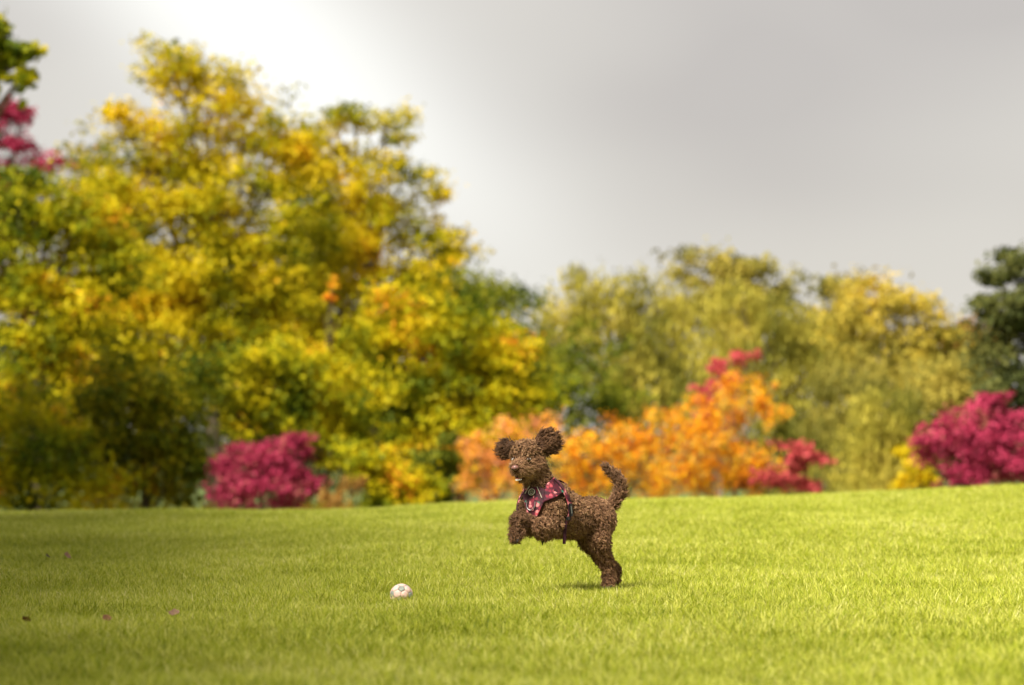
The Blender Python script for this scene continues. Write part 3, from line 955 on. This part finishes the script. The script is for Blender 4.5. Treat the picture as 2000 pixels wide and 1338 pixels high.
def disc(name, c, n, up, prof, mat, parent, seg=28):
    """lathe profile [(radius, height)] about n"""
    n = unit(np.asarray(n)); u = unit(np.cross(up, n)); w = np.cross(n, u)
    a = np.arange(seg) * 2 * math.pi / seg
    rings = [c + n * h + r_ * (np.cos(a)[:, None] * u + np.sin(a)[:, None] * w) for r_, h in prof]
    V = np.concatenate(rings); S = len(prof)
    idx = np.arange(S * seg).reshape(S, seg); nx = np.roll(idx, -1, 1)
    F = np.stack([idx[:-1], nx[:-1], nx[1:], idx[1:]], -1).reshape(-1, 4)
    return dpart(name, V, F, mat, True, parent), u, w, n


bc, bn = hit(405, 563, HOFF + .001, TOR)
UP = np.array([0, 0, 1.0])
badge, bu, bw, bnn = disc('badge', bc, bn, UP, [(0.0195, -.003), (0.0195, .003), (0.0175, .0045), (1e-4, .0045)], BLACKP, harness)
ra = np.linspace(0, 2 * math.pi, 33)
tube_obj('badge_ring', [bc + bnn * .0050 + .0150 * (math.cos(x) * bu + math.sin(x) * bw) for x in ra], 0.0018, CREAM, harness)


def stroke(a, b):
    return [bc + bnn * .0052 + bu * (a[0] + (b[0] - a[0]) * t) + bw * (a[1] + (b[1] - a[1]) * t) for t in (0, .33, .66, 1)]


let = []
for a, b in (((-.010, .0022), (.010, .0022)), ((-.010, -.0022), (-.001, -.0022)), ((.003, -.0022), (.010, -.0022)), ((-.006, .0075), (.006, .0075)), ((-.006, -.0075), (.006, -.0075)),
             ((-.004, .0075), (-.004, .0105)), ((.004, .0075), (.004, .0105)), ((-.003, -.0075), (-.003, -.011)), ((.003, -.0075), (.003, -.011))):
    let.append(stroke(a, b))
V, F = tubes(np.array(let), np.full((len(let), 4), .00095), 5)
dpart('badge_lettering', V, F, CREAM, True, harness)
# steel D-ring on the chest
rc, rn = hit(396, 655, HOFF + .004, TOR)
ru = unit(np.cross(UP, rn)); rw = np.cross(rn, ru)
arc = np.linspace(math.pi * 0.98, 2.02 * math.pi, 15)
dpts = [rc + .021 * (math.cos(x) * ru + 1.15 * math.sin(x) * rw) for x in arc]
dpts = [dpts[0] + rw * .014] + dpts + [dpts[-1] + rw * .014]
tube_obj('d_ring', dpts, 0.0022, STEEL, harness)


def box(name, c, u, v, n, hu, hv, hn, mat, parent, bev=0.3):
    """rounded slab: half sizes hu hv hn along unit axes u v n"""
    bm = bmesh.new()
    bmesh.ops.create_cube(bm, size=2)
    bmesh.ops.scale(bm, vec=(hu, hv, hn), verts=bm.verts)
    bmesh.ops.bevel(bm, geom=bm.edges[:], offset=min(hu, hv, hn) * bev * 2, segments=2, affect='EDGES')
    M = Matrix(np.stack([u, v, n], 1).tolist())
    for x in bm.verts: x.co = M @ x.co + Vector(c)
    return bm_obj(name, bm, mat, parent)


kc, kn = hit(686, 690, HOFF + .006, TOR)
kv = unit(DP(690, 740) - DP(676, 640)); kv = unit(kv - kn * (kv @ kn)); ku = np.cross(kv, kn)
box('buckle', kc, ku, kv, kn, .010, .030, .006, BLACKP, harness)
box('buckle_highlight', kc + kn * .005 + ku * .002, ku, kv, kn, .0035, .018, .003, STEEL, harness)  # grey slab standing in for the highlight on the black plastic
k2, k2n = hit(668, 752, HOFF + .006, TOR)
box('strap_slider', k2, ku, kv, k2n, .012, .007, .005, BLACKP, harness)
# loose strap end hanging straight down
s0, s0n = hit(648, 770, HOFF + .006, TOR)
s1 = DP(632, 926, 0); s1[1] = s0[1] - .012
sd_ = unit(s1 - s0); su = np.array([1.0, 0, 0]); su = unit(su - sd_ * su[2] * 0 - sd_ * (su @ sd_)); sn = np.cross(su, sd_)
box('loose_strap', (s0 + s1) / 2, su, sd_, sn, .0075, np.linalg.norm(s1 - s0) / 2, .0015, MAROON, harness, 0.2)

# ---- face
NOSE = principled('dog_nose_leather', (0.22, 0.10, 0.08), 0.3, 0.5, noise=0.25, scale=120)
DARK = principled('dark_mouth', (0.012, 0.006, 0.005), 0.5, 0.3)
EYE = principled('dog_eyeball', (0.045, 0.022, 0.010), 0.06, 0.6)
EYE_GLINT = principled('dog_eye_glint', (0.42, 0.40, 0.38), 0.25, 0.5)
TONG = principled('dog_tongue', (0.42, 0.14, 0.12), 0.4, 0.5, noise=0.15, scale=90)
TEETH = principled('dog_teeth', (0.72, 0.68, 0.58), 0.35, 0.5)
CLAW = principled('dog_claw', (0.02, 0.014, 0.011), 0.45, 0.4)


def blob(name, c, axes, M, mat, parent=None, seg=16, fn=None):
    bm = bmesh.new()
    bmesh.ops.create_uvsphere(bm, u_segments=seg, v_segments=seg // 2 + 2, radius=1)
    MM = np.asarray(M)
    for v in bm.verts:
        q = np.array(v.co)
        if fn: q = fn(q)
        v.co = Vector(np.asarray(c) + (q * np.asarray(axes)) @ MM)
    for f in bm.faces: f.smooth = True
    return bm_obj(name, bm, mat, parent)


HEADF = unit(DP(300, 388, -.262) - DP(352, 330, -.165))
FACE = frame(HEADF, UP)               # rows: forward, left/right, up
np_, nn_ = hit(280, 388, 0.004)
nose = blob('nose', np_ - HEADF * .004, (.013, .0180, .0125), FACE, NOSE, None, 18,
            lambda q: q * np.array([1, 1 - 0.25 * max(0, -q[2]), 1]))
for s_ in (-1, 1):
    blob('nostril', np_ + HEADF * .0065 + FACE[1] * s_ * .0070 - FACE[2] * .0018, (.0030, .0042, .0034), FACE, DARK, nose, 10)
for (ex, ey) in ((379, 327), (268, 322)):
    p, n = hit(ex, ey, 0.009)
    F3 = frame(n, UP)
    e = blob('eye', p - n * .0015, (.0110, .0138, .0110), F3, EYE, None, 16)
    blob('eye_white_glint', p + n * .0048 + F3[1] * .0062 - F3[2] * .001, (.0050, .0046, .0050), F3, EYE_GLINT, e, 10)  # pale blob, a painted glint as well as the eye's white
# mouth: dark gap, tongue, lower teeth
m1, m2 = DP(345, 422, -.222), DP(298, 446, -.272)
mf = frame(m2 - m1, UP)
blob('mouth', (m1 + m2) / 2 + np.array([0, .004, 0]), (.036, .021, .010), mf, DARK)
blob('tongue', (m1 * .35 + m2 * .65) - mf[2] * .0075, (.026, .0150, .0045), mf, TONG)
tp = []
for q in np.linspace(-1, 1, 9):
    c = m2 + mf[0] * (.006 - .012 * q * q) + mf[1] * q * .0150 - mf[2] * .015
    tp.append([c, c + mf[2] * .003, c + mf[2] * .006])
V, F = tubes(np.array(tp), np.broadcast_to([.0028, .0024, .0010], (9, 3)), 6)
dpart('lower_teeth', V, F, TEETH)

# ---- claws and pads
for tip, dirv in ((DP(285, 880, -.315), (-.5, -.5, -.8)), (DP(484, 895, -.235), (-.3, -.2, -1)), (DP(958, 1244, .01), (-.6, -.6, -.3)), (DP(998, 1230, .105), (-.6, -.6, -.3))):
    d_ = unit(np.array(dirv, float)); sdv = unit(np.cross(d_, UP + np.array([.3, .2, 0])))
    cl = []
    for j in (-1.5, -.5, .5, 1.5):
        b0 = tip + sdv * j * .0115 + d_ * (.008 - .002 * abs(j))
        cl.append([b0 - d_ * .01, b0, b0 + d_ * .007 - UP * .002, b0 + d_ * .013 - UP * .006])
    V, F = tubes(np.array(cl), np.broadcast_to([.006, .0055, .0038, .0012], (4, 4)), 6)
    dpart('claws', V, F, CLAW)


# ---- coat: thousands of curls
def fur_mat():
    m, t = new_mat('dog_curls')
    L = t.links.new
    o = nd(t, 'ShaderNodeOutputMaterial'); b = nd(t, 'ShaderNodeBsdfPrincipled')
    b.inputs['Roughness'].default_value = 0.5
    b.inputs['Specular IOR Level'].default_value = 0.22
    b.inputs['Sheen Weight'].default_value = 0.12
    b.inputs['Sheen Tint'].default_value = (0.9, 0.7, 0.5, 1)
    g = nd(t, 'ShaderNodeNewGeometry')
    at_ = nd(t, 'ShaderNodeAttribute', attribute_name='tone')
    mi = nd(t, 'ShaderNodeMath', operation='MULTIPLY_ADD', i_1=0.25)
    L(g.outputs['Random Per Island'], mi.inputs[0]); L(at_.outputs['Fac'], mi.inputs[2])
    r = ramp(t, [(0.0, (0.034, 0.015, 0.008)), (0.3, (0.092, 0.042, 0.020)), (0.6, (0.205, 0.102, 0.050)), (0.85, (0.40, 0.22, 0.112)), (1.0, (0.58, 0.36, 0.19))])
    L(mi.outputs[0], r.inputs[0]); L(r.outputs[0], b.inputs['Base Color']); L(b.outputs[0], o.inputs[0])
    return m


def build_coat():
    r = np.random.default_rng(5)
    v0, v1, v2, v3 = (BV[BF[:, i]] for i in range(4))
    area = 0.5 * np.linalg.norm(np.cross(v2 - v0, v3 - v1), axis=1)
    N = 38000
    creg = np.array(REGS)[sdf((v0 + v1 + v2 + v3) / 4, want_reg=True)[1]]
    area = area * np.where(np.isin(creg, ('muzzle', 'cheek', 'jaw')), 2.6, np.where(creg == 'head', 1.5, 1.0))
    f = r.choice(len(BF), N, p=area / area.sum())
    a, b = r.uniform(size=(N, 1)), r.uniform(size=(N, 1))
    P = (v0[f] * (1 - a) + v1[f] * a) * (1 - b) + (v3[f] * (1 - a) + v2[f] * a) * b
    d, reg = sdf(P, want_reg=True)
    n = grad(P)
    names = np.array(REGS)[reg]
    axis_b = unit(pelv - chest)
    # region: flow direction, length, coil radius, turns, tube radius, normal weight, tone
    par = {
        'torso': (axis_b * .7 + [0, 0, -.7], .0135, .0050, 1.45, .0027, .85, 0.43),
        'neck': (np.array([.3, 0, -.9]), .013, .0046, 1.45, .0026, .9, 0.47),
        'head': (np.array([0, -.2, .5]), .012, .0044, 1.45, .0026, 1.0, 0.49),
        'cheek': (np.array([.5, .2, -.8]), .0124, .0020, .7, .0018, .5, .40),
        'muzzle': (-HEADF * 1.0 + [0.35, 0, -.45], .0122, .0010, .5, .0017, .42, .52),
        'jaw': (np.array([0.1, -.1, -.9]), .011, .0016, .5, .0018, .5, .55),
        'earA': (EAR_A[0] * 1.4, .022, .0030, 1.2, .0026, .35, .15),
        'earB': (EAR_B[0] * 1.4, .022, .0030, 1.2, .0026, .35, .10),
        'foreN': (np.array([-.2, -.1, -.8]), .015, .0052, 1.45, .0027, .9, 0.42),
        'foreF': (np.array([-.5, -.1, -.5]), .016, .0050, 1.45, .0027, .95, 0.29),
        'hindN': (np.array([.1, 0, -1.0]), .015, .0040, 1.0, .0027, .7, 0.37),
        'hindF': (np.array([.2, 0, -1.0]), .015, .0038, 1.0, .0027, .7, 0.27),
        'tail': (np.array([0., 0, 0]), .018, .0034, .9, .0024, .75, 0.33),
    }
    flow = np.zeros((N, 3)); L = np.zeros(N); cr = np.zeros(N); tu = np.zeros(N); tr = np.zeros(N); nw = np.zeros(N); tone = np.zeros(N)
    for k, (fl, l, c, t, tb, w, to) in par.items():
        m = names == k
        flow[m] = fl; L[m] = l; cr[m] = c; tu[m] = t; tr[m] = tb; nw[m] = w; tone[m] = to
    # tail hair streams towards its tip
    tm = names == 'tail'
    tail = [p for p in PR if p[6] == 'tail']
    mids = np.array([(p[1] + p[2]) / 2 for p in tail]); dirs = unit(np.array([p[2] - p[1] for p in tail]))
    j = np.argmin(np.linalg.norm(P[tm][:, None] - mids[None], axis=2), axis=1)
    flow[tm] = dirs[j]
    # keep the coat out of the harness, eyes, nose and open mouth
    kd_pts = []
    for o in scene.objects:
        if o.parent == harness or o == harness:
            if o.name.startswith(('piping', 'badge_', 'loose', 'd_ring', 'handle')): continue
            me = o.data
            co = np.empty(len(me.vertices) * 3, np.float32); me.vertices.foreach_get('co', co)
            kd_pts.append(co.reshape(-1, 3) + DORG)
    hp_ = np.concatenate(kd_pts)
    kd = kdtree.KDTree(len(hp_))
    for i, q in enumerate(hp_): kd.insert(q, i)
    kd.balance()
    ok = np.ones(N, bool)
    tn = np.isin(names, ('torso', 'neck', 'foreN', 'foreF'))
    for i in np.nonzero(tn)[0]:
        if kd.find(P[i] + n[i] * .012)[2] < .0095: ok[i] = False
    for o in scene.objects:
        if o.parent == dog and o.name.split('.')[0] in ('eye', 'nose', 'tongue'):
            bb = np.array([list(v.co) for v in o.data.vertices]); c = bb.mean(0) + DORG
            ok &= np.linalg.norm(P - c, axis=1) > {'eye': .0175, 'nose': .0160, 'tongue': .016}[o.name.split('.')[0]]
    # the open mouth stays clear
    mq = (P - (m1 * .25 + m2 * .75) + mf[2] * .006) @ mf.T
    ok &= ((mq / np.array([.036, .027, .0150])) ** 2).sum(1) > 1
    L[names == 'jaw'] *= .75
    # short hair round the eyes and the nose
    for o in scene.objects:
        if o.parent == dog and o.name.split('.')[0] in ('eye', 'nose'):
            c = np.array([list(v.co) for v in o.data.vertices]).mean(0) + DORG
            L *= np.clip(np.linalg.norm(P - c, axis=1) / .028, .6, 1)
            cr *= np.clip(np.linalg.norm(P - c, axis=1) / .04, .15, 1)
    P, n, flow, L, cr, tu, tr, nw, tone = (x[ok] for x in (P, n, flow, L, cr, tu, tr, nw, tone)); N = len(P)
    # hairs gather in locks: every lock shares its curl, and its hairs draw together towards the tip
    NL = 11500
    seeds = r.permutation(N)[:NL]
    kl = kdtree.KDTree(NL)
    for i, q in enumerate(P[seeds]): kl.insert(q, i)
    kl.balance()
    lock = np.array([kl.find(q)[1] for q in P])
    SP = P[seeds][lock]
    S = 7
    s = np.linspace(0, 1, S)[None, :, None]
    ljit = r.normal(size=(NL, 3))[lock]; lrot = r.normal(size=(NL, 3))[lock]
    ltu = (r.uniform(.7, 1.35, NL) * r.choice([-1, 1], NL))[lock]
    ltone = (r.normal(size=NL) * .10)[lock]
    lsz = r.uniform(.75, 1.35, NL)[lock]
    jit = ljit + r.normal(size=(N, 3)) * .35
    d0 = unit(n * nw[:, None] * .85 + flow * 0.6 + jit * 0.22)
    bend = unit(flow + jit * 0.35 + n * 0.1 - np.array([0, 0, .25]))
    Ls = (L * lsz * r.uniform(.8, 1.2, N))[:, None, None]
    path = P[:, None] - (n * np.where(L < .0125, .0005, .003)[:, None])[:, None] + d0[:, None] * Ls * s + bend[:, None] * Ls * 0.35 * s ** 2
    path = path + (SP - P)[:, None] * 0.5 * s
    e1 = unit(np.cross(d0, lrot + r.normal(size=(N, 3)) * .25)); e2 = np.cross(d0, e1)
    ph = 2 * math.pi * (tu * ltu * r.uniform(.9, 1.1, N))[:, None, None] * s
    rad = (cr * lsz * r.uniform(.85, 1.15, N))[:, None, None] * np.clip(s * 2.2, 0, 1)
    path = path + rad * (np.cos(ph) * e1[:, None] + np.sin(ph) * e2[:, None]) - rad * e1[:, None] * 0.5
    thick = (tr * r.uniform(.75, 1.25, N))[:, None] * np.interp(np.linspace(0, 1, S), [0, .3, .75, 1], [.8, 1, .9, .4])[None]
    V, F = tubes(path, thick * .62, 3)
    # fine stray hairs standing out of the locks
    ns = 2600
    k = r.permutation(N)[:ns]
    q = np.linspace(0, 1, 4)[None, :, None]
    sl = (np.minimum(L[k], .017) * r.uniform(1.1, 1.8, ns))[:, None, None]
    sp = P[k][:, None] + unit(n[k] * .9 + flow[k] * .4 + r.normal(size=(ns, 3)) * .35)[:, None] * sl * q + (r.normal(size=(ns, 3)) * .5 + bend[k])[:, None] * sl * .3 * q ** 2
    V2, F2 = tubes(sp, np.broadcast_to([.0008, .0007, .0006, .0003], (ns, 4)), 3)
    nv = len(V)
    V, F = joinVF([(V, F), (V2, F2)])
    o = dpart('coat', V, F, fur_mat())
    tag(o, None, None, None, 'stuff')
    at_ = o.data.attributes.new('tone', 'FLOAT', 'POINT')
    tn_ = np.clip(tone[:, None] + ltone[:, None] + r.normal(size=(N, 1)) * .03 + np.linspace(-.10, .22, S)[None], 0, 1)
    tv = np.concatenate([np.repeat(tn_.reshape(-1), 3), np.repeat(np.clip(tone[k] + .12, 0, 1), 12)])
    at_.data.foreach_set('value', tv.astype(np.float32))


build_coat()


# ------------------------------------------------------------------ ball
def build_ball():
    Dst = 11.12
    c = np.array(at(784, 1162.6, Dst)); rad = 22.6 * Dst / FPX
    root = link('ball', None)
    root.location = c
    tag(root, 'small worn pinkish-white football with grey-green pentagons half sunk in grass', 'ball')
    WHITE = principled('ball_pink_white', (0.80, 0.55, 0.48), 0.5, 0.4, noise=0.12, scale=60)
    GREY = principled('ball_grey_green', (0.30, 0.33, 0.29), 0.5, 0.4, noise=0.25, scale=60)
    SEAM = principled('ball_seam', (0.25, 0.15, 0.12), 0.8, 0.2)
    bm = bmesh.new()
    bmesh.ops.create_icosphere(bm, subdivisions=1, radius=1)
    ico = np.array([v.co for v in bm.verts]); bm.free()
    # turn the ball so one pentagon looks up at the camera and one to the left
    A = unit(np.array([.05, -.76, .64])); B = np.array([-.8, -.57, .19])
    ia = ico[0]; nb = ico[np.argsort(-(ico @ ia))[1]]
    def fr(a, b):
        a = unit(a); b = unit(b - a * (a @ b)); return np.stack([a, b, np.cross(a, b)])
    Rm = fr(A, B).T @ fr(ia, nb)
    pents = unit((ico @ Rm.T)[:12])
    hexs = []
    cosn = sorted(set(np.round(pents @ pents[0], 4)))[-2]
    for i in range(12):
        for j in range(i + 1, 12):
            for k in range(j + 1, 12):
                if min(pents[i] @ pents[j], pents[j] @ pents[k], pents[i] @ pents[k]) > cosn - .01:
                    hexs.append(unit(pents[i] + pents[j] + pents[k]))
    bm = bmesh.new(); bmesh.ops.create_icosphere(bm, subdivisions=3, radius=rad * .975)
    for f in bm.faces: f.smooth = True
    me = bpy.data.meshes.new('core'); bm.to_mesh(me); bm.free(); me.materials.append(SEAM)
    link('core', me, root)

    def panel(cen, corners, mat):
        cs = sorted(corners, key=lambda q: math.atan2(np.cross(cen, fr(cen, corners[0])[1]) @ q, fr(cen, corners[0])[1] @ q))
        K = len(cs)
        cs = [unit(cen * .03 + np.array(q) * .97) for q in cs]
        V = [cen * rad]
        rings = [(0.5, 1.0), (0.93, 1.0), (1.0, .965)]
        M = K * 4
        for t, h in rings:
            for i in range(M):
                a_, b_ = cs[i // 4], cs[(i // 4 + 1) % K]
                q = a_ + (b_ - a_) * (i % 4) / 4
                V.append(unit(cen * (1 - t) + q * t) * rad * h)
        F = [(0, 1 + i, 1 + (i + 1) % M) for i in range(M)]
        for k in range(2):
            for i in range(M):
                a0, a1 = 1 + k * M + i, 1 + k * M + (i + 1) % M
                F += [(a0, a0 + M, a1 + M), (a0, a1 + M, a1)]
        return link('panel', fast('panel', np.array(V), np.array(F), mat, True), root)
    corner = []
    for p in pents:
        for h in pents:
            if p @ h > .3 and p @ h < .99:
                corner.append((p, unit(p * 2 + h)))
    for p in pents:
        panel(p, [q for (pp, q) in corner if pp @ p > .999], GREY)
    allc = [q for _, q in corner]
    for h in hexs:
        near = sorted(allc, key=lambda q: -(q @ h))[:6]
        panel(h, near, WHITE)


build_ball()


# ------------------------------------------------------------------ fallen leaves lying on the grass
def fallen_leaf(px, py, size, col, label, seed, tilt):
    r = np.random.default_rng(seed)
    gz = lambda Y: at(px, py, Y)
    ys = np.linspace(7, 20, 400)
    pts = np.array([at(px, py, y) for y in ys])
    gap = pts[:, 2] - (ground_z(pts[:, 0], pts[:, 1]) + .080)
    i = int(np.argmax(gap < 0))
    c = pts[i]
    # lobed outline, cupped blade, thin thickness, short stalk
    M = 22
    a = np.arange(M) / M * 2 * math.pi
    rr = size * (.72 + .28 * np.abs(np.sin(a * 2.5 + .4))) * (1 - .25 * np.cos(a))
    ring = np.stack([rr * np.cos(a), rr * .8 * np.sin(a), np.zeros(M)], -1)
    def lift(q):
        return q + np.array([0, 0, 1.0]) * ((q[..., 0:1] ** 2) * 5 + (q[..., 1:2] ** 2) * 14)
    V = np.concatenate([[[0, 0, 0]], lift(ring * .55), lift(ring) + r.normal(size=(M, 3)) * size * .05])
    F = [(0, 1 + i, 1 + (i + 1) % M) for i in range(M)]
    for i in range(M):
        b0, b1 = 1 + i, 1 + (i + 1) % M
        F += [(b0, b0 + M, b1 + M), (b0, b1 + M, b1)]
    V2 = V - np.array([0, 0, .0012]); n = len(V)
    F = F + [(n + f[0], n + f[2], n + f[1]) for f in F]
    e = Matrix.Rotation(tilt[2], 3, 'Z') @ Matrix.Rotation(tilt[0], 3, 'X') @ Matrix.Rotation(tilt[1], 3, 'Y')
    root = link('fallen_leaf', None)
    root.location = c
    tag(root, label, 'leaf', 'fallen leaves on the grass')
    mat = principled('fallen_leaf_brown', col, 0.7, 0.3, noise=0.35, scale=80)
    VV = np.concatenate([V, V2]) @ np.array(e).T
    link('blade', fast('blade', VV, np.array(F), mat, True), root)
    st = np.array([[0, 0, .001], [-size * .7, 0, .012], [-size * 1.5, 0, .018]]) @ np.array(e).T
    Vt, Ft = tubes(st[None], np.full((1, 3), .0011), 5)
    link('stalk', fast('stalk', Vt, Ft, mat, True), root)


fallen_leaf(95, 1087, .022, (.07, .03, .022), 'tiny dark brown leaf on the grass near the left edge', 1, (.5, .2, 1.0))
fallen_leaf(133, 1086, .030, (.30, .17, .10), 'upright pinkish-brown leaf just right of the tiny dark one', 2, (.9, .4, .6))
fallen_leaf(343, 1196, .022, (.32, .19, .12), 'pinkish curled leaf on the grass between left edge and ball', 3, (.7, -.3, .3))
fallen_leaf(50, 1210, .022, (.24, .11, .05), 'reddish leaf almost sunk in the grass at the left edge', 4, (.6, .3, 2.0))
fallen_leaf(210, 1206, .022, (.25, .12, .05), 'reddish leaf almost sunk in the grass left of the pinkish curled leaf', 5, (.6, -.3, 1.2))
